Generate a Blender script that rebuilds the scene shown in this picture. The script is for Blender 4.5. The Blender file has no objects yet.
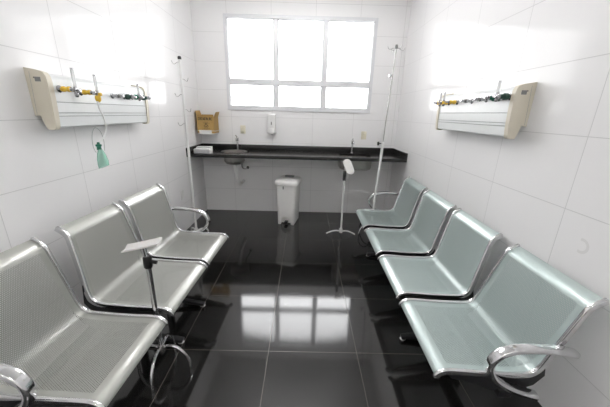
import bpy, bmesh, math, random
from mathutils import Vector, Matrix, geometry
random.seed(4)
S = bpy.context.scene
COL = S.collection
PI = math.pi

# ------------------------------------------------------------------ dimensions (metres)
XL, XR, YB, YF, ZC = -1.566, 1.3815, 4.412, -2.6, 3.05
CAM_H = 1.5488

# ------------------------------------------------------------------ materials
def new_mat(name):
    m = bpy.data.materials.new(name); m.use_nodes = True
    nt = m.node_tree; nt.nodes.clear()
    out = nt.nodes.new('ShaderNodeOutputMaterial')
    return m, nt, out

def principled(name, col, rough=.5, metal=0., coat=0., coat_r=.05, spec=.5, noise=0., nscale=40., bump=0., trans=0., alpha=1.):
    m, nt, out = new_mat(name)
    b = nt.nodes.new('ShaderNodeBsdfPrincipled')
    b.inputs['Base Color'].default_value = (*col, 1)
    b.inputs['Roughness'].default_value = rough
    b.inputs['Metallic'].default_value = metal
    b.inputs['Coat Weight'].default_value = coat
    b.inputs['Coat Roughness'].default_value = coat_r
    b.inputs['Specular IOR Level'].default_value = spec
    b.inputs['Transmission Weight'].default_value = trans
    b.inputs['Alpha'].default_value = alpha
    tc = nt.nodes.new('ShaderNodeTexCoord')
    n = nt.nodes.new('ShaderNodeTexNoise'); n.inputs['Scale'].default_value = nscale
    n.inputs['Detail'].default_value = 3
    nt.links.new(tc.outputs['Object'], n.inputs['Vector'])
    if noise:
        mx = nt.nodes.new('ShaderNodeMix'); mx.data_type = 'RGBA'
        mx.inputs[6].default_value = (*[c*(1-noise) for c in col], 1)
        mx.inputs[7].default_value = (*[min(1, c*(1+noise)) for c in col], 1)
        nt.links.new(n.outputs['Fac'], mx.inputs[0])
        nt.links.new(mx.outputs[2], b.inputs['Base Color'])
    if bump:
        bp = nt.nodes.new('ShaderNodeBump'); bp.inputs['Strength'].default_value = bump
        bp.inputs['Distance'].default_value = .002
        nt.links.new(n.outputs['Fac'], bp.inputs['Height'])
        nt.links.new(bp.outputs['Normal'], b.inputs['Normal'])
    nt.links.new(b.outputs[0], out.inputs[0])
    return m

def mnode(nt, op, a, b=None, c=None):
    n = nt.nodes.new('ShaderNodeMath'); n.operation = op
    for i, v in enumerate((a, b, c)):
        if v is None: continue
        if isinstance(v, (int, float)): n.inputs[i].default_value = v
        else: nt.links.new(v, n.inputs[i])
    return n.outputs[0]

def grid_mask(nt, coord, origin, pitch, width):
    """1 on a joint of the given width at origin + k*pitch, else 0"""
    t = mnode(nt, 'SUBTRACT', coord, origin)
    t = mnode(nt, 'DIVIDE', t, pitch)
    t = mnode(nt, 'FRACT', mnode(nt, 'ADD', t, .5))
    t = mnode(nt, 'ABSOLUTE', mnode(nt, 'SUBTRACT', t, .5))
    return mnode(nt, 'LESS_THAN', t, width/2/pitch)

def cell_rand(nt, ca, oa, pa, cb, ob, pb):
    fa = mnode(nt, 'FLOOR', mnode(nt, 'DIVIDE', mnode(nt, 'SUBTRACT', ca, oa), pa))
    fb = mnode(nt, 'FLOOR', mnode(nt, 'DIVIDE', mnode(nt, 'SUBTRACT', cb, ob), pb))
    cx = nt.nodes.new('ShaderNodeCombineXYZ'); nt.links.new(fa, cx.inputs[0]); nt.links.new(fb, cx.inputs[1])
    w = nt.nodes.new('ShaderNodeTexWhiteNoise'); w.noise_dimensions = '2D'
    nt.links.new(cx.outputs[0], w.inputs['Vector'])
    return w.outputs['Value']

def wall_mat(name, axis, origin, smudge=None):
    m, nt, out = new_mat(name)
    g = nt.nodes.new('ShaderNodeNewGeometry')
    s = nt.nodes.new('ShaderNodeSeparateXYZ'); nt.links.new(g.outputs['Position'], s.inputs[0])
    a = s.outputs[axis]; z = s.outputs[2]
    joint = mnode(nt, 'MAXIMUM', grid_mask(nt, a, origin, .605, .0042), grid_mask(nt, z, 0, .3685, .0042))
    b = nt.nodes.new('ShaderNodeBsdfPrincipled')
    mx = nt.nodes.new('ShaderNodeMix'); mx.data_type = 'RGBA'
    mx.inputs[6].default_value = (.885, .878, .88, 1); mx.inputs[7].default_value = (.68, .675, .675, 1)
    nt.links.new(joint, mx.inputs[0])
    col = mx.outputs[2]
    if smudge:
        d = nt.nodes.new('ShaderNodeVectorMath'); d.operation = 'DISTANCE'
        nt.links.new(g.outputs['Position'], d.inputs[0]); d.inputs[1].default_value = smudge
        ring = mnode(nt, 'LESS_THAN', mnode(nt, 'ABSOLUTE', mnode(nt, 'SUBTRACT', d.outputs['Value'], .032)), .007)
        half = mnode(nt, 'MULTIPLY', ring, mnode(nt, 'LESS_THAN', a, smudge[1]+.012))
        m2 = nt.nodes.new('ShaderNodeMix'); m2.data_type = 'RGBA'
        nt.links.new(mnode(nt, 'MULTIPLY', half, .5), m2.inputs[0]); nt.links.new(col, m2.inputs[6])
        m2.inputs[7].default_value = (.70, .69, .68, 1); col = m2.outputs[2]
    nt.links.new(col, b.inputs['Base Color'])
    rv = cell_rand(nt, a, origin, .605, z, 0, .3685)
    b.inputs['Specular IOR Level'].default_value = .13
    nt.links.new(mnode(nt, 'ADD', mnode(nt, 'MULTIPLY', joint, .5), mnode(nt, 'ADD', .10, mnode(nt, 'MULTIPLY', rv, .03))), b.inputs['Roughness'])
    n = nt.nodes.new('ShaderNodeTexNoise'); n.inputs['Scale'].default_value = 7; n.inputs['Detail'].default_value = 2
    nt.links.new(g.outputs['Position'], n.inputs['Vector'])
    h = mnode(nt, 'SUBTRACT', mnode(nt, 'MULTIPLY', n.outputs['Fac'], .5), joint)
    bp = nt.nodes.new('ShaderNodeBump'); bp.inputs['Strength'].default_value = .25; bp.inputs['Distance'].default_value = .0016
    nt.links.new(h, bp.inputs['Height']); nt.links.new(bp.outputs['Normal'], b.inputs['Normal'])
    nt.links.new(b.outputs[0], out.inputs[0])
    return m

def floor_mat():
    m, nt, out = new_mat('black_porcelain_floor')
    g = nt.nodes.new('ShaderNodeNewGeometry')
    s = nt.nodes.new('ShaderNodeSeparateXYZ'); nt.links.new(g.outputs['Position'], s.inputs[0])
    joint = mnode(nt, 'MAXIMUM', grid_mask(nt, s.outputs[0], -.809, .6, .003), grid_mask(nt, s.outputs[1], 3.334, .6, .003))
    n = nt.nodes.new('ShaderNodeTexNoise'); n.inputs['Scale'].default_value = 260; n.inputs['Detail'].default_value = 2
    nt.links.new(g.outputs['Position'], n.inputs['Vector'])
    cl = nt.nodes.new('ShaderNodeTexNoise'); cl.inputs['Scale'].default_value = 3.2; cl.inputs['Detail'].default_value = 5
    nt.links.new(g.outputs['Position'], cl.inputs['Vector'])
    r = nt.nodes.new('ShaderNodeValToRGB')
    r.color_ramp.elements[0].position = .42; r.color_ramp.elements[0].color = (.0050, .0048, .0046, 1)
    r.color_ramp.elements[1].position = .75; r.color_ramp.elements[1].color = (.021, .020, .019, 1)
    nt.links.new(n.outputs['Fac'], r.inputs[0])
    mx = nt.nodes.new('ShaderNodeMix'); mx.data_type = 'RGBA'
    nt.links.new(joint, mx.inputs[0]); nt.links.new(r.outputs[0], mx.inputs[6]); mx.inputs[7].default_value = (.095, .082, .066, 1)
    b = nt.nodes.new('ShaderNodeBsdfPrincipled')
    nt.links.new(mx.outputs[2], b.inputs['Base Color'])
    rough = mnode(nt, 'ADD', mnode(nt, 'MULTIPLY', cl.outputs['Fac'], .06), FLOOR_ROUGH)
    rough = mnode(nt, 'ADD', rough, mnode(nt, 'MULTIPLY', joint, .4))
    nt.links.new(rough, b.inputs['Roughness'])
    b.inputs['Specular IOR Level'].default_value = .6
    b.inputs['Coat Weight'].default_value = .2; b.inputs['Coat Roughness'].default_value = .26
    bp = nt.nodes.new('ShaderNodeBump'); bp.inputs['Strength'].default_value = .12; bp.inputs['Distance'].default_value = .001
    nt.links.new(mnode(nt, 'SUBTRACT', mnode(nt, 'MULTIPLY', n.outputs['Fac'], .25), joint), bp.inputs['Height'])
    nt.links.new(bp.outputs['Normal'], b.inputs['Normal'])
    nt.links.new(b.outputs[0], out.inputs[0])
    return m
FLOOR_ROUGH = .042

def perforated_mat(name, col, vlen):
    """painted sheet steel punched with a hexagonal hole pattern (UV in metres)"""
    m, nt, out = new_mat(name)
    uv = nt.nodes.new('ShaderNodeUVMap'); uv.uv_map = 'sheet'
    s = nt.nodes.new('ShaderNodeSeparateXYZ'); nt.links.new(uv.outputs[0], s.inputs[0])
    u, v = s.outputs[0], s.outputs[1]
    P, R = .0088, .0029
    row = mnode(nt, 'FLOOR', mnode(nt, 'DIVIDE', v, P*.866))
    odd = mnode(nt, 'MODULO', mnode(nt, 'ADD', row, 400), 2)
    fu = mnode(nt, 'SUBTRACT', mnode(nt, 'FRACT', mnode(nt, 'ADD', mnode(nt, 'DIVIDE', mnode(nt, 'ADD', u, 2), P), mnode(nt, 'MULTIPLY', odd, .5))), .5)
    fv = mnode(nt, 'SUBTRACT', mnode(nt, 'FRACT', mnode(nt, 'DIVIDE', v, P*.866)), .5)
    du = mnode(nt, 'MULTIPLY', fu, P); dv = mnode(nt, 'MULTIPLY', fv, P*.866)
    dist = mnode(nt, 'SQRT', mnode(nt, 'ADD', mnode(nt, 'MULTIPLY', du, du), mnode(nt, 'MULTIPLY', dv, dv)))
    hole = mnode(nt, 'LESS_THAN', dist, R)
    inside = mnode(nt, 'LESS_THAN', mnode(nt, 'ABSOLUTE', u), .232)
    inside = mnode(nt, 'MULTIPLY', inside, mnode(nt, 'GREATER_THAN', v, .085))
    inside = mnode(nt, 'MULTIPLY', inside, mnode(nt, 'LESS_THAN', v, vlen-.085))
    hole = mnode(nt, 'MULTIPLY', hole, inside)
    b = nt.nodes.new('ShaderNodeBsdfPrincipled')
    b.inputs['Base Color'].default_value = (*col, 1)
    b.inputs['Metallic'].default_value = .25
    b.inputs['Roughness'].default_value = .34
    b.inputs['Coat Weight'].default_value = .5; b.inputs['Coat Roughness'].default_value = .09
    t = nt.nodes.new('ShaderNodeBsdfTransparent')
    mix = nt.nodes.new('ShaderNodeMixShader')
    nt.links.new(hole, mix.inputs[0]); nt.links.new(b.outputs[0], mix.inputs[1]); nt.links.new(t.outputs[0], mix.inputs[2])
    nt.links.new(mix.outputs[0], out.inputs[0])
    return m

def pane_mat(name='window_glass', tint=(1, 1, 1)):
    m, nt, out = new_mat(name)
    t = nt.nodes.new('ShaderNodeBsdfTransparent'); t.inputs[0].default_value = (*tint, 1)
    g = nt.nodes.new('ShaderNodeBsdfGlossy'); g.inputs['Roughness'].default_value = .02
    f = nt.nodes.new('ShaderNodeFresnel'); f.inputs[0].default_value = 1.45
    mix = nt.nodes.new('ShaderNodeMixShader')
    nt.links.new(f.outputs[0], mix.inputs[0]); nt.links.new(t.outputs[0], mix.inputs[1]); nt.links.new(g.outputs[0], mix.inputs[2])
    nt.links.new(mix.outputs[0], out.inputs[0])
    return m

def lamp_mat(name, col, strength):
    m, nt, out = new_mat(name)
    e = nt.nodes.new('ShaderNodeEmission'); e.inputs[0].default_value = (*col, 1); e.inputs[1].default_value = strength
    nt.links.new(e.outputs[0], out.inputs[0])
    return m

M = dict(
    floor=floor_mat(),
    wall_left=wall_mat('white_glazed_tile_left', 1, 1.99),
    wall_right=wall_mat('white_glazed_tile_right', 1, 2.02, smudge=(XR, 1.272, .958)),
    wall_back=wall_mat('white_glazed_tile_back', 0, -.487),
    wall_front=principled('white_wall_paint', (.80, .80, .79), .6, noise=.02),
    ceiling=principled('white_ceiling_paint', (.86, .855, .845), .7, noise=.01),
    window=principled('white_window_paint', (.74, .745, .765), .35),
    glass=pane_mat(),
    granite=principled('black_granite', (.017, .0165, .016), .16, noise=.5, nscale=300, spec=.5),
    chrome=principled('polished_chrome', (.70, .70, .71), .12, 1., noise=.03, nscale=9),
    dull_chrome=principled('brushed_chrome', (.50, .49, .48), .24, 1., noise=.06, nscale=30),
    steel=principled('brushed_stainless_steel', (.33, .32, .30), .28, 1., noise=.12, nscale=25),
    black=principled('black_plastic', (.012, .012, .013), .38, noise=.1),
    beam=principled('black_enamelled_steel', (.014, .014, .015), .35, noise=.1),
    white_metal=principled('white_enamelled_steel', (.80, .80, .79), .28, coat=.2, noise=.02),
    white_plastic=principled('white_plastic', (.80, .80, .79), .32, noise=.02),
    bin_plastic=principled('white_bin_plastic', (.90, .89, .87), .38, noise=.03, nscale=12),
    grey_plastic=principled('grey_plastic', (.22, .22, .215), .45, noise=.06),
    pipe=principled('white_drain_plastic', (.88, .88, .87), .4, noise=.03),
    beige=principled('beige_plastic', (.70, .65, .54), .42, noise=.03),
    alu=principled('white_panel_enamel', (.80, .82, .82), .30, noise=.02),
    groove=principled('grey_groove', (.34, .35, .35), .5, noise=.03),
    yellow=principled('yellow_plastic', (.80, .52, .05), .35, noise=.08),
    green=principled('green_plastic', (.012, .15, .09), .32, noise=.1),
    dark_green=principled('dark_green_plastic', (.014, .055, .04), .32, noise=.1),
    silver=principled('silver_fitting', (.42, .42, .43), .22, 1., noise=.05),
    clear=principled('clear_flow_tube', (.93, .94, .94), .08, trans=.55),
    hose=principled('white_soft_hose', (.86, .87, .86), .35, trans=.2),
    mask=principled('pale_green_mask_plastic', (.42, .78, .64), .14, alpha=.55),
    strap=principled('clear_elastic', (.62, .66, .64), .4, alpha=.7),
    card=principled('yellow_cardboard', (.46, .295, .10), .75, noise=.09, nscale=18, bump=.2),
    card_in=principled('brown_cardboard_inside', (.30, .17, .06), .85, noise=.1),
    ink=principled('black_print_ink', (.05, .035, .02), .7, noise=.1),
    paper=principled('white_folded_paper', (.83, .83, .82), .8, noise=.03, nscale=60, bump=.3),
    paper_edge=principled('grey_paper_wrapper', (.56, .57, .58), .7, noise=.1, nscale=80, bump=.3),
    socket=principled('cream_switch_plate', (.76, .72, .58), .4, noise=.02),
    plate=principled('white_switch_plate', (.78, .78, .76), .4, noise=.02),
    vinyl=principled('white_vinyl', (.80, .79, .77), .35, noise=.02),
    lamp=lamp_mat('added_tube_light', (1, .985, .975), 50.0),  # unseen tubes added to brighten the window end
    lamp_added_near=lamp_mat('added_tube_light_near', (1, .985, .975), 110.0),  # unseen fill tubes added behind the camera, the stronger pair
)

# ------------------------------------------------------------------ mesh helpers
def link(name, bm, mat, parent=None, smooth=True, angle=.6):
    bmesh.ops.recalc_face_normals(bm, faces=bm.faces[:])
    me = bpy.data.meshes.new(name); bm.to_mesh(me); bm.free()
    me.materials.append(mat)
    if smooth:
        me.set_sharp_from_angle(angle=angle)
    o = bpy.data.objects.new(name, me); COL.objects.link(o)
    if parent is not None: o.parent = parent
    return o

def link_shade(name, bm, mat, parent=None, angle=.6):
    for f in bm.faces: f.smooth = True
    return link(name, bm, mat, parent, True, angle)

def empty(name, loc, label, cat, group=None, rotz=0):
    o = bpy.data.objects.new(name, None); COL.objects.link(o)
    o.empty_display_size = .1
    o.location = loc; o.rotation_euler = (0, 0, rotz)
    tag(o, label, cat, group)
    return o

def tag(o, label, cat, group=None):
    o['label'] = label; o['category'] = cat
    if group: o['group'] = group
    return o

def struct(o):
    o['kind'] = 'structure'; return o

def box(bm, c, s, rot=None, bevel=0, segs=2):
    r = bmesh.ops.create_cube(bm, size=1)
    vs = r['verts']
    bmesh.ops.scale(bm, vec=s, verts=vs)
    if bevel:
        es = list({e for v in vs for e in v.link_edges})
        rb = bmesh.ops.bevel(bm, geom=es, offset=bevel, segments=segs, affect='EDGES', profile=.5)
        vs = list({v for f in rb['faces'] for v in f.verts} | {v for v in vs if v.is_valid})
    if rot is not None: bmesh.ops.rotate(bm, cent=(0, 0, 0), matrix=rot, verts=vs)
    bmesh.ops.translate(bm, vec=c, verts=vs)
    return vs

def catmull(pts, n=8):
    pts = [Vector(p) for p in pts]; out = []
    for i in range(len(pts)-1):
        p0 = pts[max(i-1, 0)]; p1 = pts[i]; p2 = pts[i+1]; p3 = pts[min(i+2, len(pts)-1)]
        for k in range(n):
            t = k/n
            out.append(.5*((2*p1)+(p2-p0)*t+(2*p0-5*p1+4*p2-p3)*t*t+(3*p1-p0-3*p2+p3)*t**3))
    out.append(pts[-1]); return out

def tube(bm, pts, r, segs=10, section=None, radii=None, up=None):
    """sweep a circle (or the given 2-D section) along pts with capped ends"""
    pts = [Vector(p) for p in pts]; n = len(pts)
    T = [((pts[min(i+1, n-1)]-pts[max(i-1, 0)]).normalized()) for i in range(n)]
    if up is None:
        up = Vector((0, 0, 1)) if abs(T[0].z) < .9 else Vector((1, 0, 0))
    N = (Vector(up)-T[0]*T[0].dot(Vector(up))).normalized()
    rings = []
    for i in range(n):
        N = (N-T[i]*N.dot(T[i])).normalized(); B = T[i].cross(N)
        rr = radii[i] if radii else r
        if section: sec = section
        else: sec = [(math.cos(2*PI*k/segs), math.sin(2*PI*k/segs)) for k in range(segs)]
        k = 1 if section else rr
        if section and radii: k = radii[i]
        rings.append([bm.verts.new(pts[i]+N*(a*k)+B*(b*k)) for a, b in sec])
    m = len(rings[0])
    for i in range(n-1):
        for j in range(m):
            bm.faces.new((rings[i][j], rings[i][(j+1) % m], rings[i+1][(j+1) % m], rings[i+1][j]))
    bm.faces.new(rings[0][::-1]); bm.faces.new(rings[-1])

def rrect(w, h, r, n=3):
    """rounded rectangle section, w along the first axis"""
    out = []
    for cx, cy, a0 in ((w/2-r, h/2-r, 0), (-w/2+r, h/2-r, PI/2), (-w/2+r, -h/2+r, PI), (w/2-r, -h/2+r, 1.5*PI)):
        for k in range(n+1):
            a = a0+k/n*PI/2; out.append((cx+r*math.cos(a), cy+r*math.sin(a)))
    return out

def lathe(bm, prof, origin=(0, 0, 0), axis='Z', sgn=1, segs=20):
    """revolve (radius, height) pairs; ends closed"""
    o = Vector(origin); rings = []
    for r, h in prof:
        ring = []
        for k in range(segs):
            a = 2*PI*k/segs; x, y = max(r, 1e-4)*math.cos(a), max(r, 1e-4)*math.sin(a)
            if axis == 'Z': v = (x, y, h*sgn)
            elif axis == 'X': v = (h*sgn, x, y)
            else: v = (x, h*sgn, y)
            ring.append(bm.verts.new(o+Vector(v)))
        rings.append(ring)
    for i in range(len(rings)-1):
        for j in range(segs):
            bm.faces.new((rings[i][j], rings[i][(j+1) % segs], rings[i+1][(j+1) % segs], rings[i+1][j]))
    bm.faces.new(rings[0][::-1]); bm.faces.new(rings[-1])

def prism(bm, poly, f, a, b):
    """extrude a 2-D polygon; f(p, q, t) maps to 3-D, t goes a..b"""
    v0 = [bm.verts.new(f(p, q, a)) for p, q in poly]; v1 = [bm.verts.new(f(p, q, b)) for p, q in poly]
    n = len(poly)
    for i in range(n):
        bm.faces.new((v0[i], v0[(i+1) % n], v1[(i+1) % n], v1[i]))
    bm.faces.new(v0[::-1]); bm.faces.new(v1)

def slab_holes(bm, outer, holes, z0, z1):
    loops = [[Vector((x, y, 0)) for x, y in l] for l in [outer]+holes]
    tris = geometry.tessellate_polygon(loops)
    flat = [p for l in loops for p in l]
    top = [bm.verts.new((p.x, p.y, z1)) for p in flat]; bot = [bm.verts.new((p.x, p.y, z0)) for p in flat]
    for t in tris:
        try:
            bm.faces.new([top[i] for i in t]); bm.faces.new([bot[i] for i in reversed(t)])
        except ValueError: pass
    k = 0
    for l in loops:
        n = len(l)
        for i in range(n):
            a, b = k+i, k+(i+1) % n
            bm.faces.new((top[a], top[b], bot[b], bot[a]))
        k += n

# ------------------------------------------------------------------ room shell
def shell():
    bm = bmesh.new(); box(bm, ((XL+XR)/2, (YB+YF)/2, -.05), (XR-XL+.3, YB-YF+.3, .1)); struct(link('floor', bm, M['floor'], smooth=False))
    bm = bmesh.new(); box(bm, ((XL+XR)/2, (YB+YF)/2, ZC+.05), (XR-XL+.3, YB-YF+.3, .1)); struct(link('ceiling', bm, M['ceiling'], smooth=False))
    bm = bmesh.new(); box(bm, (XL-.075, (YB+YF)/2, ZC/2), (.15, YB-YF+.3, ZC)); struct(link('wall_left', bm, M['wall_left'], smooth=False))
    bm = bmesh.new(); box(bm, (XR+.075, (YB+YF)/2, ZC/2), (.15, YB-YF+.3, ZC)); struct(link('wall_right', bm, M['wall_right'], smooth=False))
    bm = bmesh.new(); box(bm, ((XL+XR)/2, YF-.075, ZC/2), (XR-XL, .15, ZC)); struct(link('wall_front', bm, M['wall_front'], smooth=False))
    x0, x1, z0, z1 = WX0, WX1, WZ0, WZ1
    bm = bmesh.new(); y = YB+.075
    v = lambda a, b, c: bm.verts.new((a, b, c))
    # one connected wall with an opening
    xs = [XL, x0, x1, XR]; zs = [0, z0, z1, ZC]
    for yy, flip in ((YB, False), (YB+.15, True)):
        g = [[v(a, yy, c) for c in zs] for a in xs]
        for i in range(3):
            for j in range(3):
                if i == 1 and j == 1: continue
                q = (g[i][j], g[i+1][j], g[i+1][j+1], g[i][j+1])
                bm.faces.new(q[::-1] if flip else q)
        if flip: gb = g
        else: gf = g
    ring = [(1, 1), (2, 1), (2, 2), (1, 2)]
    for k in range(4):
        a, b = ring[k], ring[(k+1) % 4]
        bm.faces.new((gf[a[0]][a[1]], gb[a[0]][a[1]], gb[b[0]][b[1]], gf[b[0]][b[1]]))
    for k in range(3):
        for (a, b) in (((k, 0), (k+1, 0)), ((k, 3), (k+1, 3)), ((0, k), (0, k+1)), ((3, k), (3, k+1))):
            bm.faces.new((gf[a[0]][a[1]], gf[b[0]][b[1]], gb[b[0]][b[1]], gb[a[0]][a[1]]))
    struct(link('wall_back', bm, M['wall_back'], smooth=False))
WX0, WX1, WZ0, WZ1 = -1.138, .962, 1.570, 2.80
shell()

def window():
    root = bpy.data.objects.new('window_1', None); COL.objects.link(root)
    root.location = ((WX0+WX1)/2, YB, WZ0); struct(root)
    L = Vector(root.location)
    def add(name, boxes, mat, bev=.004):
        bm = bmesh.new()
        for (a, b, c, d, y0, y1) in boxes:
            box(bm, Vector(((a+b)/2, (y0+y1)/2, (c+d)/2))-L, (b-a, y1-y0, d-c), bevel=bev)
        return link(name, bm, mat, root, smooth=False)
    fw = .045; y0, y1 = YB-.012, YB+.07
    add('frame', [(WX0, WX0+fw, WZ0, WZ1, y0, y1), (WX1-fw, WX1, WZ0, WZ1, y0, y1),
                  (WX0+fw, WX1-fw, WZ1-fw, WZ1, y0, y1), (WX0+fw, WX1-fw, WZ0, WZ0+.062, y0-.006, y1)], M['window'])
    m1, m2 = -.43, .262
    for a in (m1, m2):
        add('mullion', [(a-.034, a+.034, WZ0+.05, WZ1-.03, y0+.008, y1)], M['window'])
    zt = 1.958
    add('transom', [(WX0+.03, WX1-.03, zt-.035, zt+.035, y0+.004, y1)], M['window'])
    cols = [(WX0+fw, m1-.034), (m1+.034, m2-.034), (m2+.034, WX1-fw)]
    for i, (a, b) in enumerate(cols):
        for (c, d) in ((WZ0+.062, zt-.035), (zt+.035, WZ1-fw)):
            s = .008
            fr = add('sash', [(a, a+s, c, d, YB+.015, YB+.05), (b-s, b, c, d, YB+.015, YB+.05),
                              (a+s, b-s, c, c+s, YB+.015, YB+.05), (a+s, b-s, d-s, d, YB+.015, YB+.05)], M['window'], .002)
            bm = bmesh.new(); box(bm, Vector(((a+b)/2, YB+.034, (c+d)/2))-L, (b-a-2*s, .004, d-c-2*s))
            p = link('pane', bm, M['glass'], fr, smooth=False)
        add('latch', [((a+b)/2-.035, (a+b)/2+.035, zt+.004, zt+.018, y0-.014, y0+.006)], M['window'], .003)
window()

# ------------------------------------------------------------------ waiting benches
def tilt_pt(u, z, ti, zo):
    c, s_ = math.cos(ti), math.sin(ti)
    return (.3+c*(u-.3)+s_*(z-.3), .3-s_*(u-.3)+c*(z-.3)+zo)

def bench_profile(ti, zo):
    """(u, z) from the front lip to the bent top of the backrest; u = distance from the wall side"""
    P = [(.650, .326), (.646, .338), (.632, .352), (.600, .364), (.54, .364), (.42, .358), (.29, .357), (.215, .361),
         (.174, .380), (.148, .425), (.104, .585), (.062, .735), (.054, .760), (.044, .776), (.020, .796), (-.008, .812)]
    return [tilt_pt(p.x, p.z, ti, zo) for p in catmull([(a, 0, b) for a, b in P], 4)]

def make_bench(root, sgn, ti, zo, seats, perf, arm_w, legs_at, far_gap=.016):
    """children of root; local x = sgn*u, y along the bench; seats = (y near, y far, near shift at top, far shift at top)"""
    prof = bench_profile(ti, zo); n = len(prof)
    vs = [0]
    for i in range(1, n): vs.append(vs[-1]+math.dist(prof[i], prof[i-1]))
    nrm = []
    for i in range(n):
        a, b = prof[max(i-1, 0)], prof[min(i+1, n-1)]
        t = Vector((b[0]-a[0], b[1]-a[1])).normalized(); nrm.append(Vector((t.y, -t.x)))
    z0, z1 = .40+zo, .80+zo
    lift = [min(1, max(0, (b-z0)/(z1-z0))) for a, b in prof]
    for (ya, yb, da, db) in seats:
        yc = (ya+yb)/2; w = yb-ya
        bm = bmesh.new(); uvl = bm.loops.layers.uv.new('sheet')
        cols = 6; grid = {}; uvs = {}
        for side, off in ((0, .0012), (1, -.0012)):
            for i in range(n):
                p0, p1 = ya+da*lift[i]+.006, yb+db*lift[i]-.006
                for j in range(cols+1):
                    y = p0+(p1-p0)*j/cols
                    v = bm.verts.new((sgn*(prof[i][0]+nrm[i].x*off), y, prof[i][1]+nrm[i].y*off))
                    grid[side, i, j] = v; uvs[v] = ((j/cols-.5)*w*.545/w, vs[i])
        for side in (0, 1):
            for i in range(n-1):
                for j in range(cols):
                    bm.faces.new((grid[side, i, j], grid[side, i+1, j], grid[side, i+1, j+1], grid[side, i, j+1]))
        for i in range(n-1):
            for j in (0, cols):
                bm.faces.new((grid[0, i, j], grid[0, i+1, j], grid[1, i+1, j], grid[1, i, j]))
        for j in range(cols):
            for i in (0, n-1):
                bm.faces.new((grid[0, i, j], grid[0, i, j+1], grid[1, i, j+1], grid[1, i, j]))
        for f in bm.faces:
            for l in f.loops: l[uvl].uv = uvs[l.vert]
        seat = link_shade('seat', bm, perf, root, .5)
        for y, d in ((ya, da), (yb, db)):
            bm = bmesh.new()
            tube(bm, [(sgn*prof[i][0], y+d*lift[i], prof[i][1]) for i in range(n)], 1, section=rrect(.032, .018, .006), up=(0, 0, 1))
            link_shade('side_trim', bm, M['chrome'], seat, .9)
        for y in (ya+.004, yb-.004):
            bm = bmesh.new()
            top = [(a, b-.017) for a, b in prof if .13 < a < .60 and b < .6+zo]
            low = [tilt_pt(a, b, ti, zo) for a, b in ((.12, .36), (.16, .30), (.24, .258), (.36, .258), (.46, .295), (.57, .322))]
            prism(bm, top+low, lambda p, q, t: (sgn*p, t, q), y-.006, y+.006)
            link('bracket', bm, M['black'], root, smooth=False)
    y0, y1 = seats[0][0], seats[-1][1]
    zb = .250+zo
    bm = bmesh.new(); box(bm, (sgn*.30, (y0+y1)/2, zb), (.07, y1-y0+.04, .045), bevel=.006); link('beam', bm, M['beam'], root)
    A = [(.068, .566), (.14, .578), (.26, .584), (.36, .578), (.435, .553), (.475, .505), (.478, .452), (.44, .39), (.37, .342), (.28, .306), (.19, .284), (.10, .272)]
    A_far = [(.27+(a-.27)*1.04, b) for a, b in A]
    A_near = [(.258+(a-.27)*.90, .43+(b-.43)*.93-.014) for a, b in A[:-1]]
    for y, yi, A in ((y0-arm_w/2-.016, y0, A_near), (y1+arm_w/2+far_gap, y1, A_far)):
        bm = bmesh.new()
        pts = [tilt_pt(a-ARM_IN[sgn], b, ti, zo) for a, b in A]
        tube(bm, catmull([(sgn*a, y, b) for a, b in pts], 5), 1, section=rrect(.031, arm_w, .013, 4), up=(0, 0, 1))
        ar = link_shade('armrest', bm, M['chrome'], root, .9)
        bm = bmesh.new(); u, z = tilt_pt(.26-ARM_IN[sgn], .298, ti, zo)
        hl = abs(y-yi)/2; lathe(bm, [(.0, -hl), (.011, -hl), (.011, hl), (0, hl)], (sgn*u, (y+yi)/2, z-.004), 'Y', segs=12)
        link_shade('fixing_bolt', bm, M['dull_chrome'], ar)
    for y in legs_at:
        bm = bmesh.new()
        tube(bm, [(sgn*.30, y, zb-.01), (sgn*.30, y, .05)], 1, section=rrect(.05, .036, .008), up=(1, 0, 0))
        leg = link_shade('leg', bm, M['beam'], root)
        bm = bmesh.new()
        tube(bm, catmull([(sgn*.04, y, .022), (sgn*.12, y, .035), (sgn*.30, y, .055), (sgn*.50, y, .035), (sgn*.60, y, .022)], 4), 1, section=rrect(.026, .04, .008), up=(0, 0, 1))
        ft = link_shade('foot', bm, M['beam'], leg)
        for a in (.055, .585):
            bm = bmesh.new(); lathe(bm, [(0, 0), (.02, 0), (.022, .006), (.016, .012), (.008, .014), (.008, .022), (0, .022)], (sgn*a, y, 0), segs=14)
            link_shade('levelling_pad', bm, M['dull_chrome'], leg)
ARM_IN = {-1: .012, 1: .035}
def plen(p): return sum(math.dist(p[i], p[i-1]) for i in range(1, len(p)))
PL = plen(bench_profile(0, 0))
perfR = perforated_mat('perforated_sage_steel', (.52, .61, .595), PL)
perfL = perforated_mat('perforated_grey_steel', (.44, .447, .415), PL)
bR = empty('waiting_bench', (1.318, 0, 0), 'four-seat perforated pale green steel bench with chrome armrests along the right wall', 'bench', rotz=-.010)
make_bench(bR, -1, -.012, -.010, [(1.072, 1.626, -.018, -.03), (1.700, 2.252, .060, .044), (2.333, 2.879, .046, .052), (2.966, 3.530, .044, .036)], perfR, .048, (1.663, 2.922), .055)
bL = empty('waiting_bench', (-1.475, 0, 0), 'three-seat perforated grey steel bench with chrome armrests along the left wall', 'bench', rotz=-.040)
make_bench(bL, 1, .044, .063, [(.868, 1.368, -.01, -.019), (1.444, 1.990, .053, -.029), (2.036, 2.545, .003, .010)], perfL, .048, (1.62, 2.014))

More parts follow.
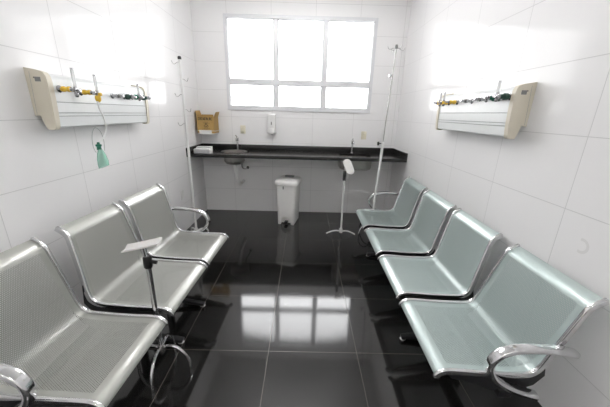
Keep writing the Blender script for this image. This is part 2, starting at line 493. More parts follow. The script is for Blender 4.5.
# ------------------------------------------------------------------ worktop with sinks
CZ, CT = .996, .030
sinkL = (-1.005, 4.115); sinkR = (.722, 4.055)
def circle(c, r, n=36): return [(c[0]+r*math.cos(2*PI*k/n), c[1]+r*math.sin(2*PI*k/n)) for k in range(n)]
def rr_at(c, w, h, r, n=6): return [(c[0]+a, c[1]+b) for a, b in rrect(w, h, r, n)]
def worktop():
    root = empty('worktop', ((XL+XR)/2, YB, CZ), 'long black granite worktop with splashback across the back wall under the window', 'counter')
    L = Vector(root.location)
    bm = bmesh.new()
    slab_holes(bm, [(XL+.001, 3.805), (XR-.001, 3.805), (XR-.001, YB-.001), (XL+.001, YB-.001)], [circle(sinkL, .158), rr_at(sinkR, .43, .33, .07)], CZ-CT, CZ)
    bmesh.ops.translate(bm, vec=-L, verts=bm.verts)
    link('slab', bm, M['granite'], root, smooth=False)
    bm = bmesh.new(); box(bm, Vector(((XL+XR)/2, 3.8, CZ-.0205))-L, (XR-XL-.002, .022, .043), bevel=.003); link('front_edge', bm, M['granite'], root)
    bm = bmesh.new(); box(bm, Vector(((XL+XR)/2, YB-.0105, CZ+.038))-L, (XR-XL-.002, .019, .076), bevel=.002); link('splashback', bm, M['granite'], root)
    for x in (XL+.0105, XR-.0105):
        bm = bmesh.new(); box(bm, Vector((x, (3.79+YB-.02)/2, CZ+.038))-L, (.019, YB-.02-3.79, .076), bevel=.002); link('side_splash', bm, M['granite'], root)
worktop()

def bowl_mesh(loop_fn, rim_out, levels, zt):
    """stack of loops: outer rim -> inside wall -> bottom -> outside wall"""
    bm = bmesh.new(); rings = []
    for s, z in levels:
        rings.append([bm.verts.new((x, y, z)) for x, y in loop_fn(s)])
    m = len(rings[0])
    for i in range(len(rings)-1):
        for j in range(m):
            bm.faces.new((rings[i][j], rings[i][(j+1) % m], rings[i+1][(j+1) % m], rings[i+1][j]))
    bm.faces.new(rings[0][::-1]); bm.faces.new(rings[-1])
    return bm

def sinks():
    z = CZ
    r = empty('round_sink', (sinkL[0], sinkL[1], z), 'round stainless steel sink set in the left end of the black worktop', 'sink')
    lv = [(.04, z-.172), (.12, z-.168), (.148, z-.13), (.152, z+.001), (.182, z+.002), (.184, z+.006), (.178, z+.009), (.150, z+.005), (.146, z-.02), (.143, z-.125), (.115, z-.162), (.03, z-.166)]
    bm = bowl_mesh(lambda s: circle((0, 0), s, 36), None, [(a, b-z) for a, b in lv], z); link_shade('bowl', bm, M['steel'], r, .5)
    bm = bmesh.new(); lathe(bm, [(0, -.1655), (.026, -.1655), (.028, -.162), (.02, -.160), (0, -.160)], (0, 0, 0), segs=18); link_shade('drain', bm, M['chrome'], r)
    bm = bmesh.new()
    tube(bm, catmull([(0, 0, -.165), (0, 0, -.21), (.010, 0, -.28), (.024, .0, -.36), (.036, .01, -.43), (.045, .05, -.475), (.05, .12, -.49), (.05, .292, -.495)], 5), 0.026, 12)
    p = link_shade('drain_pipe', bm, M['pipe'], r)
    bm = bmesh.new(); lathe(bm, [(0, -.20), (.034, -.20), (.036, -.172), (0, -.172)], (0, 0, 0), segs=16); link_shade('pipe_nut', bm, M['pipe'], p)
    bm = bmesh.new(); tube(bm, catmull([(.13, .24, -.28), (.13, .16, -.275), (.105, .08, -.255), (.09, .05, -.20), (.10, .10, -.12), (.12, .16, -.05)], 4), .009, 8)
    link_shade('supply_hose', bm, M['dull_chrome'], r)
    bm = bmesh.new(); lathe(bm, [(0, 0), (.022, 0), (.022, .012), (.014, .02), (.014, .05), (0, .05)], (.13, .297, -.28), 'Y', -1, 14)
    link_shade('angle_valve', bm, M['dull_chrome'], r)
    r = empty('rectangular_sink', (sinkR[0], sinkR[1], z), 'shallow rounded rectangular stainless steel sink under the right end of the worktop', 'sink')
    W, H = .43, .33
    def lf(s): return rr_at((0, 0), W+2*s, H+2*s, max(.02, .07+s), 6)
    lv = [(-.10, -.192), (-.03, -.191), (.002, -.172), (.009, -.14), (.012, -.034), (.024, -.034), (.024, -.0305), (.003, -.0305), (.0, -.14), (-.012, -.166), (-.04, -.184), (-.10, -.186)]
    bm = bowl_mesh(lf, None, lv, z); link_shade('bowl', bm, M['steel'], r, .5)
    bm = bmesh.new(); lathe(bm, [(0, -.186), (.026, -.186), (.028, -.182), (.02, -.180), (0, -.180)], (0, 0, 0), segs=18); link_shade('drain', bm, M['chrome'], r)
    bm = bmesh.new()
    tube(bm, catmull([(-.09, .0, -.190), (-.09, .0, -.23), (-.088, .01, -.29), (-.085, .06, -.33), (-.085, .16, -.35), (-.085, .352, -.355)], 5), .022, 12)
    link_shade('drain_pipe', bm, M['pipe'], r)
sinks()

def faucet(x, y, label, h, lean):
    r = empty('faucet', (x, y, CZ), label, 'tap', 'sink taps')
    bm = bmesh.new(); lathe(bm, [(0, 0), (.024, 0), (.024, .006), (.014, .012), (.0125, .10), (.0125, h*.62), (0, h*.62)], segs=16); link_shade('column', bm, M['chrome'], r)
    bm = bmesh.new(); lathe(bm, [(0, h*.62), (.017, h*.62), (.019, h*.66), (.019, h*.80), (.012, h*.86), (0, h*.86)], segs=16); link_shade('valve_body', bm, M['dull_chrome'], r)
    bm = bmesh.new(); tube(bm, catmull([(0, 0, h*.72), (0, -.04, h*.80), (0, -.09, h*.80), (0, -.115, h*.74), (0, -.12, h*.64)], 5), .009, 10); link_shade('spout', bm, M['chrome'], r)
    bm = bmesh.new(); tube(bm, [(0, 0, h*.84), (lean*.3, -.012, h*.93), (lean, -.03, h)], .006, 8); link_shade('lever', bm, M['chrome'], r)
faucet(-1.005, 4.345, 'slim chrome tap behind the round sink', .215, -.02)
faucet(.725, 4.345, 'slim chrome tap behind the rectangular sink', .215, .0)

# ------------------------------------------------------------------ wall things above the worktop
def soap():
    r = empty('soap_dispenser', (-.490, YB, 1.24), 'white plastic soap dispenser on the back wall under the window', 'soap dispenser')
    bm = bmesh.new(); poly = [(0, 0), (-.045, .0), (-.075, .03), (-.088, .10), (-.09, .22), (-.082, .262), (-.06, .275), (0, .278)]
    box(bm, (0, -.045, .145), (.125, .09, .275), bevel=.022, segs=4); link_shade('housing', bm, M['white_plastic'], r, .5)
    bm = bmesh.new(); box(bm, (0, -.073, .045), (.078, .05, .085), bevel=.016, segs=3); link_shade('push_lever', bm, M['white_plastic'], r, .5)
    bm = bmesh.new(); lathe(bm, [(0, 0), (.014, 0), (.014, .003), (0, .003)], (0, -.088, .155), 'Y', -1, 16)
    bmesh.ops.scale(bm, vec=(.55, 1, 1.7), space=Matrix.Translation((0, 0, -.155)), verts=bm.verts)
    link_shade('level_window', bm, M['grey_plastic'], r)
    bm = bmesh.new(); lathe(bm, [(0, -.012), (.016, -.012), (.02, .012), (0, .012)], (0, -.06, 0), segs=14); link_shade('nozzle', bm, M['grey_plastic'], r)
soap()

def outlet_plate(loc, label, mat, wall):
    r = empty('power_socket', loc, label, 'socket')
    bm = bmesh.new()
    s = (.078, .010, .118) if wall == 'back' else (.010, .078, .118)
    c = (0, -.005, 0) if wall == 'back' else (.005, 0, 0)
    box(bm, c, s, bevel=.003); link('plate', bm, mat, r)
    for dz in (-.022, .022):
        bm = bmesh.new()
        box(bm, (0, -.0105, dz) if wall == 'back' else (.0105, 0, dz), (.04, .004, .026) if wall == 'back' else (.004, .04, .026), bevel=.0015)
        link('socket_insert', bm, mat, r)
outlet_plate((-.928, YB, 1.292), 'cream socket plate on the back wall above the round sink', M['socket'], 'back')
outlet_plate((.897, YB, 1.250), 'cream socket plate on the back wall above the rectangular sink', M['socket'], 'back')
outlet_plate((XL, 3.53, .50), 'small pale socket plate low on the left wall behind the bench end', M['plate'], 'left')

def sharps():
    # wire bracket fixed to the wall, box sits in it
    cx, y0, y1, zb, zt = -1.405, 4.165, 4.395, 1.248, 1.465
    br = empty('wall_bracket', (cx, YB, zb), 'white bracket on the back wall carrying the yellow cardboard box', 'bracket')
    L = Vector(br.location)
    bm = bmesh.new(); box(bm, Vector((cx-.004, y0-.012, zb+.008))-L, (.175, .008, .058), bevel=.003); link('front_lip', bm, M['white_plastic'], br)
    bm = bmesh.new(); box(bm, Vector((cx, (y0+YB)/2-.006, zb-.014))-L, (.235, YB-y0+.006, .010), bevel=.003); link('shelf', bm, M['white_plastic'], br)
    bm = bmesh.new(); tube(bm, [Vector(p)-L for p in ((cx-.155, YB-.004, zb+.028), (cx-.155, y0-.02, zb+.028), (cx+.148, y0-.02, zb+.028), (cx+.148, YB-.004, zb+.028))], .003, 8); link_shade('guard_wire', bm, M['white_metal'], br)
    b = empty('sharps_box', (cx, (y0+y1)/2, zb-.008), 'open yellow cardboard sharps box with flaps up in the back left corner', 'cardboard box')
    L = Vector(b.location); w = .118; t = .005
    bm = bmesh.new()
    for c, s in (((cx, y0+t/2, (zb+zt)/2), (2*w, t, zt-zb)), ((cx, y1-t/2, (zb+zt)/2), (2*w, t, zt-zb)),
                 ((cx-w+t/2, (y0+y1)/2, (zb+zt)/2), (t, y1-y0, zt-zb)), ((cx+w-t/2, (y0+y1)/2, (zb+zt)/2), (t, y1-y0, zt-zb)),
                 ((cx, (y0+y1)/2, zb-.005), (2*w, y1-y0, t))):
        box(bm, Vector(c)-L, s)
    link('carton', bm, M['card'], b, smooth=False)
    # raised side flaps: leaning panels
    for sx, lean, hh in ((-1, .022, .085), (1, .030, .072)):
        bm = bmesh.new()
        x = sx*w
        pts = [(x, y0+.008, zt), (x, y1-.008, zt), (x+sx*lean, y1-.03, zt+hh), (x+sx*lean, y0+.02, zt+hh*.9)]
        v0 = [bm.verts.new(Vector((cx+a, bb, c))-L) for a, bb, c in pts]
        v1 = [bm.verts.new(Vector((cx+a+.004, bb, c+.001))-L) for a, bb, c in pts]
        for i in range(4): bm.faces.new((v0[i], v0[(i+1) % 4], v1[(i+1) % 4], v1[i]))
        bm.faces.new(v0[::-1]); bm.faces.new(v1)
        link('flap', bm, M['card'], b, smooth=False)
    bm = bmesh.new(); box(bm, Vector((cx-.03, y1-.02, zt+.004))-L, (.17, .005, .05), rot=None); f = link('flap', bm, M['card'], b, smooth=False)
    # printed heading line (illegible in the photo) and hazard emblem
    bm = bmesh.new(); x = cx-.10
    for k in range(9):
        wd = .017
        # block capitals drawn as strokes
        z0, z1 = zt-.044, zt-.010
        box(bm, Vector((x+.003, y0-.0006, (z0+z1)/2))-L, (.0075, .0012, z1-z0))
        if k not in (3, 6): box(bm, Vector((x+wd/2, y0-.0006, z1-.002))-L, (wd-.002, .0012, .0075))
        if k % 3 != 2: box(bm, Vector((x+wd/2-.001, y0-.0006, (z0+z1)/2))-L, (wd-.006, .0012, .0042))
        if k % 2 == 0: box(bm, Vector((x+wd/2, y0-.0006, z0+.002))-L, (wd-.002, .0012, .0075))
        if k % 2 == 1: box(bm, Vector((x+wd-.004, y0-.0006, (z0+z1)/2))-L, (.0068, .0012, z1-z0))
        x += .0222
    link('printed_heading', bm, M['ink'], b, smooth=False)
    bm = bmesh.new()
    def ring(c, ro, ri, n=20, a0=0, a1=2*PI):
        for k in range(n):
            a, bb = a0+(a1-a0)*k/n, a0+(a1-a0)*(k+1)/n
            q = []
            for r_, an in ((ri, a), (ro, a), (ro, bb), (ri, bb)):
                q.append(bm.verts.new(Vector((c[0]+r_*math.cos(an), y0-.0012, c[1]+r_*math.sin(an)))-L))
            bm.faces.new(q)
    cc = (cx+.008, zb+.098)
    ring(cc, .0165, .0118)
    for k in range(3):
        a = PI/2+k*2*PI/3
        ring((cc[0]+.0175*math.cos(a), cc[1]+.0175*math.sin(a)), .0165, .0105, 18, a-PI+.75, a+PI-.75+0)
    bmesh.ops.remove_doubles(bm, verts=bm.verts, dist=1e-5)
    r = bmesh.ops.extrude_face_region(bm, geom=bm.faces[:]); bmesh.ops.translate(bm, vec=(0, .0011, 0), verts=[g for g in r['geom'] if isinstance(g, bmesh.types.BMVert)])
    link('hazard_emblem', bm, M['ink'], b, smooth=False)
    for k, (dz, wd) in enumerate(((.132, .085), (.145, .06), (.062, .10), (.050, .07))):
        bm = bmesh.new(); x = -wd/2
        box(bm, Vector((cx+.008, y0-.0004, zb+dz-.0022))-L, (wd, .0008, .0008))
        while x < wd/2:
            l = random.uniform(.005, .013); box(bm, Vector((cx+.008+x+l/2, y0-.0006, zb+dz))-L, (l, .0012, .0036)); x += l+.004
        link('printed_line', bm, M['ink'], b, smooth=False)
sharps()

def towels():
    def pack(loc, rot, label, w, d, h, edge):
        r = empty('paper_towel_pack', loc, label, 'paper towels', rotz=rot)
        bm = bmesh.new(); box(bm, (0, 0, h/2), (w, d, h), bevel=.005)
        # slightly uneven folded layers
        for v in bm.verts: v.co += Vector((random.uniform(-.0015, .0015), random.uniform(-.0015, .0015), 0))
        link('folded_stack', bm, M['paper'], r)
        bm = bmesh.new()
        for k in range(5):
            box(bm, (-.004, -d/2-.0012, h*(k+.5)/5), (w-.022, .004, h/5-.0035), bevel=.001)
        link('layered_edge', bm, edge, r)
    pack((-1.375, 3.905, CZ), -.03, 'nearer white pack of folded paper towels on the worktop corner', .225, .10, .058, M['paper_edge'])
    pack((-1.40, 4.035, CZ), .12, 'taller white pack of folded paper towels leaning towards the corner behind another pack', .20, .115, .072, M['paper_edge'])
towels()

# ------------------------------------------------------------------ pedal bin
def pedal_bin():
    r = empty('pedal_bin', (-.209, 3.985, 0), 'white plastic pedal bin with grey handle under the worktop', 'bin', rotz=-.20)
    r.scale = (1.05, 1.05, 1.02)
    def ringpts(w, d, rad, z): return [(a, b, z) for a, b in rrect(w, d, rad, 5)]
    bm = bmesh.new()
    lv = [(.232, .31, .035, .012), (.238, .318, .04, .03), (.258, .345, .05, .38), (.268, .355, .05, .575)]
    rings = [[bm.verts.new(p) for p in ringpts(*l)] for l in lv]; m = len(rings[0])
    for i in range(len(rings)-1):
        for j in range(m): bm.faces.new((rings[i][j], rings[i][(j+1) % m], rings[i+1][(j+1) % m], rings[i+1][j]))
    bm.faces.new(rings[0][::-1]); bm.faces.new(rings[-1])
    bmesh.ops.recalc_face_normals(bm, faces=bm.faces[:])
    # pedal recess cut into the front foot of the bucket
    bc = bmesh.new()
    prism(bc, [(-.068, -.02)]+[(-.068*math.cos(PI*k/14), .055+.068*math.sin(PI*k/14)) for k in range(15)]+[(.068, -.02)], lambda p, q, t: (p, t, q), -.25, -.10)
    bmesh.ops.recalc_face_normals(bc, faces=bc.faces[:])
    mes = []
    for q in (bm, bc):
        me = bpy.data.meshes.new('bucket'); q.to_mesh(me); q.free(); mes.append(bpy.data.objects.new('bucket_work', me)); COL.objects.link(mes[-1])
    md = mes[0].modifiers.new('cut', 'BOOLEAN'); md.object = mes[1]; md.solver = 'EXACT'
    dg = bpy.context.evaluated_depsgraph_get(); me = bpy.data.meshes.new_from_object(mes[0].evaluated_get(dg))
    for q in mes: bpy.data.objects.remove(q)
    bm = bmesh.new(); bm.from_mesh(me)
    link_shade('bucket', bm, M['bin_plastic'], r, .6)
    for sx in (-1, 1):
        for sy in (-1, 1):
            bm = bmesh.new(); box(bm, (sx*.092, sy*.132, .012), (.042, .042, .024), bevel=.006); link('foot', bm, M['bin_plastic'], r)
    yf = -.157
    bm = bmesh.new(); box(bm, (0, yf+.028, .034), (.042, .07, .026), bevel=.005); link('pedal', bm, M['black'], r)
    # lid: domed slab with rim
    bm = bmesh.new()
    lv = [(.292, .37, .06, .574), (.312, .386, .066, .579), (.316, .390, .068, .604), (.310, .384, .066, .624), (.284, .356, .066, .640), (.18, .25, .06, .651), (.05, .08, .02, .654)]
    rings = [[bm.verts.new(p) for p in ringpts(*l)] for l in lv]
    for i in range(len(rings)-1):
        for j in range(m): bm.faces.new((rings[i][j], rings[i][(j+1) % m], rings[i+1][(j+1) % m], rings[i+1][j]))
    bm.faces.new(rings[0][::-1]); bm.faces.new(rings[-1])
    lid = link_shade('lid', bm, M['bin_plastic'], r, .6)
    bm = bmesh.new(); box(bm, (-.005, .06, .659), (.125, .075, .018), bevel=.007); link_shade('carry_handle', bm, M['grey_plastic'], lid)
    bm = bmesh.new(); box(bm, (-.03, -.179, .545), (.014, .010, .04), bevel=.003); link('latch', bm, M['grey_plastic'], r)
pedal_bin()

# ------------------------------------------------------------------ stands
def arch_leg(ang, reach, hz, hub_z, r, bm, foot=.006):
    c, s = math.cos(ang), math.sin(ang)
    P = [(.0, hub_z), (reach*.16, hub_z+hz*.55), (reach*.42, hub_z+hz), (reach*.72, hub_z+hz*.72), (reach*.93, hub_z*.55+.01), (reach, foot)]
    tube(bm, catmull([(c*a, s*a, b) for a, b in P], 5), r, 10)

def hoop_leg(ang, reach, hub_z, r, bm):
    c, s = math.cos(ang), math.sin(ang)
    P = [(.0, hub_z-.012), (reach*.28, hub_z+.010), (reach*.58, hub_z-.002), (reach*.85, hub_z*.70), (reach*.99, hub_z*.36), (reach, .006)]
    tube(bm, catmull([(c*a, s*a, b) for a, b in P], 5), r, 10)

def arm_stand_left():
    r = empty('arm_support_stand', (-.843, 1.385, 0), 'chrome blood-draw armrest stand with white tray standing between seats of the left bench', 'armrest stand')
    for k in range(4):
        bm = bmesh.new(); hoop_leg(math.radians(-88+90*k), .158, .165, .0095, bm); link_shade('leg', bm, M['chrome'], r)
    bm = bmesh.new(); lathe(bm, [(0, .125), (.018, .125), (.022, .135), (.022, .175), (.017, .19), (0, .19)], segs=18); link_shade('hub', bm, M['dull_chrome'], r)
    bm = bmesh.new(); tube(bm, [(0, 0, .16), (0, 0, .75)], .0145, 14); link_shade('pole', bm, M['chrome'], r)
    bm = bmesh.new(); tube(bm, [(0, 0, .73), (-.012, .0, .838)], .013, 12); link_shade('inner_rod', bm, M['chrome'], r)
    bm = bmesh.new(); lathe(bm, [(0, .715), (.020, .715), (.023, .725), (.023, .777), (.018, .787), (0, .787)], segs=16)
    tube(bm, [(.012, 0, .755), (.050, .0, .747)], .010, 10); cl = link_shade('clamp', bm, M['black'], r)
    # shallow trough tray, long axis across
    bm = bmesh.new(); n = 10
    T = Matrix.Translation((-.015, 0, .850)) @ Matrix.Rotation(math.radians(-13), 4, 'Y') @ Matrix.Rotation(math.radians(3), 4, 'Z') @ Matrix.Rotation(math.radians(8), 4, 'X')
    g = []
    for side, t in ((0, 0), (1, -.010)):
        for i in range(n+1):
            a = -1+2*i/n
            for j in (0, 1):
                g.append(bm.verts.new(T @ Vector(((-.098 if j == 0 else .098), a*.034, .008*a*a+t))))
    idx = lambda s, i, j: g[s*(n+1)*2+i*2+j]
    for i in range(n):
        bm.faces.new((idx(0, i, 0), idx(0, i, 1), idx(0, i+1, 1), idx(0, i+1, 0)))
        bm.faces.new((idx(1, i, 0), idx(1, i+1, 0), idx(1, i+1, 1), idx(1, i, 1)))
        for j in (0, 1): bm.faces.new((idx(0, i, j), idx(0, i+1, j), idx(1, i+1, j), idx(1, i, j)))
    for i in (0, n): bm.faces.new((idx(0, i, 0), idx(0, i, 1), idx(1, i, 1), idx(1, i, 0)))
    link_shade('arm_tray', bm, M['vinyl'], r, .6)
arm_stand_left()

def arm_stand_right():
    r = empty('arm_support_stand', (.516, 3.49, 0), 'white blood-draw armrest stand with tipped white tray in front of the worktop', 'armrest stand')
    for a in (168, 8, 88):
        bm = bmesh.new(); c, s = math.cos(math.radians(a)), math.sin(math.radians(a))
        P = [(.0, .062), (.06, .066), (.115, .052), (.165, .028), (.193, .010)]
        tube(bm, catmull([(c*u, s*u, z) for u, z in P], 5), .010, 10); link_shade('leg', bm, M['white_metal'], r)
    bm = bmesh.new(); lathe(bm, [(0, .045), (.02, .045), (.022, .06), (.022, .085), (.014, .12), (0, .12)], segs=16)
    link_shade('hub', bm, M['white_metal'], r)
    bm = bmesh.new(); tube(bm, [(0, 0, .08), (-.004, 0, .78)], .0125, 14); link_shade('pole', bm, M['white_metal'], r)
    bm = bmesh.new(); lathe(bm, [(0, .755), (.019, .755), (.020, .765), (.019, .865), (.015, .875), (0, .875)], (-.004, 0, 0), segs=16); link_shade('clamp', bm, M['black'], r)
    bm = bmesh.new(); tube(bm, [(-.004, 0, .86), (.0, .012, .92), (.03, .02, .935)], .009, 10); link_shade('bracket_rod', bm, M['dull_chrome'], r)
    # tipped shallow trough, rounded ends
    bm = bmesh.new()
    pts = [(a, b) for a, b in rrect(.105, .20, .045, 5)]
    T = Matrix.Translation((.040, -.012, .932)) @ Matrix.Rotation(math.radians(-14), 4, 'Y') @ Matrix.Rotation(math.radians(22), 4, 'Z') @ Matrix.Rotation(math.radians(66), 4, 'X')
    def lay(scale, off): return [bm.verts.new(T @ Vector((a*scale, b*scale, off+1.8*(a*scale)**2))) for a, b in pts]
    L0, L1, L2, L3 = lay(.5, .0), lay(1, 0), lay(1, -.014), lay(.5, -.014)
    m = len(pts)
    for A, B in ((L0, L1), (L1, L2), (L2, L3)):
        for j in range(m): bm.faces.new((A[j], A[(j+1) % m], B[(j+1) % m], B[j]))
    bm.faces.new(L0); bm.faces.new(L3[::-1])
    link_shade('arm_tray', bm, M['vinyl'], r, .6)
arm_stand_right()

def hook(bm, o, ang, reach, drop):
    c, s = math.cos(ang), math.sin(ang); o = Vector(o)
    P = [(0, 0), (reach*.35, -.004), (reach*.62, -drop), (reach*.85, -drop*.9), (reach, .012)]
    tube(bm, catmull([o+Vector((c*a, s*a, b)) for a, b in P], 4), .0026, 6)

def drip_left():
    r = empty('drip_stand', (-1.372, 3.40, 0), 'white drip pole with small hooks up its length in the left corner', 'drip stand')
    bm = bmesh.new(); tube(bm, [(0, 0, .03), (0, 0, 2.075)], .0145, 14); link_shade('pole', bm, M['white_metal'], r)
    bm = bmesh.new(); lathe(bm, [(0, 2.07), (.018, 2.07), (.02, 2.082), (.017, 2.10), (0, 2.105)], segs=14); link_shade('top_cap', bm, M['black'], r)
    for k, (z, a) in enumerate(((2.045, PI), (1.875, 0), (1.715, PI), (1.555, 0), (1.40, PI))):
        bm = bmesh.new(); hook(bm, (0, 0, z), a+(.25 if a else -.25), .085, .022); link_shade('hook', bm, M['dull_chrome'], r)
    bm = bmesh.new(); lathe(bm, [(0, .03), (.026, .03), (.028, .05), (.026, .08), (.017, .10), (0, .10)], segs=16); link_shade('hub', bm, M['white_metal'], r)
    for k in range(4):
        bm = bmesh.new(); arch_leg(math.radians(45+90*k), .16, .02, .05, .011, bm); link_shade('leg', bm, M['white_metal'], r)
drip_left()

def drip_right():
    r = empty('drip_stand', (.926, 3.568, 0), 'tall drip stand with adjustable rod and four hooks behind the right bench', 'drip stand')
    T = lambda z: Vector((.085*(z/2.3), 0, z))
    bm = bmesh.new(); tube(bm, [T(.15), T(1.20)], .0165, 14); link_shade('pole', bm, M['white_metal'], r)
    bm = bmesh.new(); tube(bm, [T(1.19), T(2.285)], .0075, 12); link_shade('telescopic_rod', bm, M['dull_chrome'], r)
    bm = bmesh.new(); lathe(bm, [(0, 1.185), (.019, 1.185), (.019, 1.225), (.012, 1.235), (0, 1.235)], (T(1.2).x, 0, 0), segs=14); link_shade('collar', bm, M['white_plastic'], r)
    bm = bmesh.new()
    o = T(1.215); tube(bm, [o+Vector((-.012, -.0, 0)), o+Vector((-.055, -.01, 0))], .006, 8)
    lathe(bm, [(0, 0), (.022, 0), (.024, .012), (.018, .02), (0, .02)], o+Vector((-.05, -.01, 0)), 'X', -1, 14)
    link_shade('clamp_knob', bm, M['black'], r)
    bm = bmesh.new(); o = T(1.985); lathe(bm, [(0, 0), (.007, 0), (.007, .02), (.017, .024), (.017, .036), (0, .036)], o+Vector((-.006, -.004, 0)), 'X', -1, 14); link_shade('stop_knob', bm, M['silver'], r)
    o = T(2.28)
    bm = bmesh.new(); lathe(bm, [(0, 2.265), (.015, 2.265), (.017, 2.285), (.014, 2.305), (0, 2.31)], (o.x, 0, 0), segs=14); link_shade('top_cap', bm, M['grey_plastic'], r)
    for k in range(4):
        bm = bmesh.new(); hook(bm, (o.x, 0, 2.272), PI*.08+k*PI/2, .11, .016); link_shade('hook', bm, M['dull_chrome'], r)
    bm = bmesh.new(); lathe(bm, [(0, .125), (.018, .125), (.022, .135), (.022, .18), (.017, .195), (0, .195)], (T(.16).x, 0, 0), segs=16); link_shade('hub', bm, M['dull_chrome'], r)
    for k in range(4):
        bm = bmesh.new(); hoop_leg(math.radians(-148+90*k), .205, .165, .0095, bm); link_shade('leg', bm, M['chrome'], r)
drip_right()

# ------------------------------------------------------------------ medical gas panels
PD = [(0, 1.742), (.05, 1.738), (.088, 1.726), (.102, 1.708), (.1065, 1.69), (.106, 1.582), (.1035, 1.580), (.1035, 1.577), (.106, 1.575),
      (.1045, 1.521), (.102, 1.519), (.102, 1.516), (.1045, 1.514), (.104, 1.502), (.1015, 1.500), (.1015, 1.497), (.104, 1.495), (.099, 1.440), (.090, 1.432), (.055, 1.434), (.040, 1.47), (.040, 1.512), (0, 1.512)]
CD = [(0, 1.757), (.03, 1.752), (.075, 1.744), (.101, 1.734), (.113, 1.715), (.1165, 1.69), (.116, 1.60), (.113, 1.52), (.109, 1.47), (.105, 1.437), (.096, 1.423), (.075, 1.421), (.056, 1.424), (.047, 1.445), (.036, 1.485), (.033, 1.502), (0, 1.500)]
def gas_panel(side, y0, y1, label, outlets, meters, dz):
    sg, xw = (1, XL) if side == 'L' else (-1, XR)
    r = empty('gas_panel', (xw, (y0+y1)/2, 1.43), label, 'medical panel')
    yc = (y0+y1)/2
    F = lambda p, q, t: (sg*(p+.001), t-yc, q+dz-1.43)
    bm = bmesh.new(); prism(bm, PD, F, y0+.03, y1-.03); body = link('front_housing', bm, M['alu'], r, smooth=False)
    for q in (1.5785, 1.5175, 1.4985):
        bm = bmesh.new(); box(bm, F(.1030, q, yc), (.0022, y1-y0-.07, .0032)); link('groove', bm, M['groove'], body, smooth=False)
    for a, b in ((y0, y0+.034), (y1-.034, y1)):
        bm = bmesh.new(); prism(bm, CD, F, a, b)
        bmesh.ops.bevel(bm, geom=[e for e in bm.edges if len(e.link_faces) == 2 and e.calc_face_angle(0) > 1.0 and (e.verts[0].co.y == e.verts[1].co.y)], offset=.005, segments=3, affect='EDGES')
        cap = link_shade('end_cap', bm, M['beige'], r, .5)
        out = -1 if a == y0 else 1
        ye = a if a == y0 else b
        bm = bmesh.new(); box(bm, F(.066, 1.697, ye+out*.0006), (.032, .0018, .024)); link('type_label', bm, M['grey_plastic'], cap, smooth=False)
        bm = bmesh.new(); lathe(bm, [(0, 0), (.0035, 0), (.0035, .001), (0, .001)], F(.046, 1.706, ye), 'Y', out, 10); link_shade('screw', bm, M['ink'], cap)
        bm = bmesh.new(); prism(bm, [(.026, 1.735), (.0275, 1.735), (.0155, 1.507), (.014, 1.507)], F, ye+out*.0002-.0004, ye+out*.0002+.0010); link('seam', bm, M['groove'], cap, smooth=False)
    zz = 1.652+dz
    for (y, z, kind) in outlets:
        d0 = .1065
        o = F(d0, z+dz, y)
        bm = bmesh.new()
        if kind == 'yellow':
            lathe(bm, [(0, -.006), (.021, -.006), (.021, .004), (.016, .009), (.012, .012), (.012, .072), (.007, .078), (.007, .098), (0, .10)], o, 'X', sg, 16)
            g = link_shade('gas_outlet', bm, M['silver'], r)
            bm = bmesh.new(); lathe(bm, [(0, .016), (.0140, .016), (.0158, .021), (.0158, .033), (.0125, .037), (.0122, .050), (.0155, .054), (.0155, .066), (.012, .069), (0, .069)], o, 'X', sg, 16); link_shade('valve_knob', bm, M['yellow'], g)
        elif kind == 'silver':
            lathe(bm, [(0, -.006), (.019, -.006), (.019, .004), (.012, .008), (.010, .03), (.014, .034), (.014, .048), (.008, .052), (.008, .072), (.011, .074), (.011, .086), (0, .088)], o, 'X', sg, 16)
            g = link_shade('gas_outlet', bm, M['silver'], r)
            bm = bmesh.new(); lathe(bm, [(0, .052), (.0125, .052), (.0125, .064), (0, .064)], o, 'X', sg, 12); link_shade('lock_ring', bm, M['grey_plastic'], g)
        else:
            lathe(bm, [(0, -.006), (.021, -.006), (.021, .004), (.013, .009), (.011, .07), (.014, .072), (.014, .084), (.007, .088), (.007, .10), (0, .10)], o, 'X', sg, 16)
            g = link_shade('gas_outlet', bm, M['silver'], r)
            bm = bmesh.new(); lathe(bm, [(0, .016), (.018, .016), (.021, .022), (.021, .042), (.015, .048), (.013, .066), (0, .066)], o, 'X', sg, 16); link_shade('valve_knob', bm, M['green'] if kind == 'green' else M['dark_green'], g)
    for (y, zb, ht, base, dd) in meters:
        o = Vector(F(.1065+dd, zb+dz, y))
        bm = bmesh.new(); lathe(bm, [(0, .018), (.0085, .018), (.0088, .022), (.0085, ht), (.0065, ht+.004), (0, ht+.004)], o, segs=14); fm = link_shade('flowmeter', bm, M['clear'], r)
        bm = bmesh.new(); lathe(bm, [(0, -.034), (.008, -.034), (.011, -.026), (.011, -.012), (.0115, .02), (.008, .024), (0, .024)], o, segs=14)
        tube(bm, [o, o+Vector((-sg*.045, 0, 0))], .006, 8); link_shade('flow_block', bm, M['silver'], fm)
        bm = bmesh.new(); lathe(bm, [(0, ht+.003), (.0082, ht+.003), (.0082, ht+.011), (0, ht+.012)], o, segs=12); link_shade('flow_cap', bm, M['silver'], fm)
        if base:
            bm = bmesh.new(); lathe(bm, [(0, -.040), (.007, -.038), (.0165, -.026), (.0185, -.012), (.0165, .0), (.009, .006), (0, .006)], o+Vector((0, 0, -.012)), segs=16); link_shade('humidifier_nut', bm, M[base], fm)
        bm = bmesh.new(); lathe(bm, [(0, .008), (.009, .008), (.0105, .013), (.0105, .026), (0, .028)], o, 'X', sg, 12); link_shade('flow_knob', bm, M[base or 'silver'], fm)
    return r
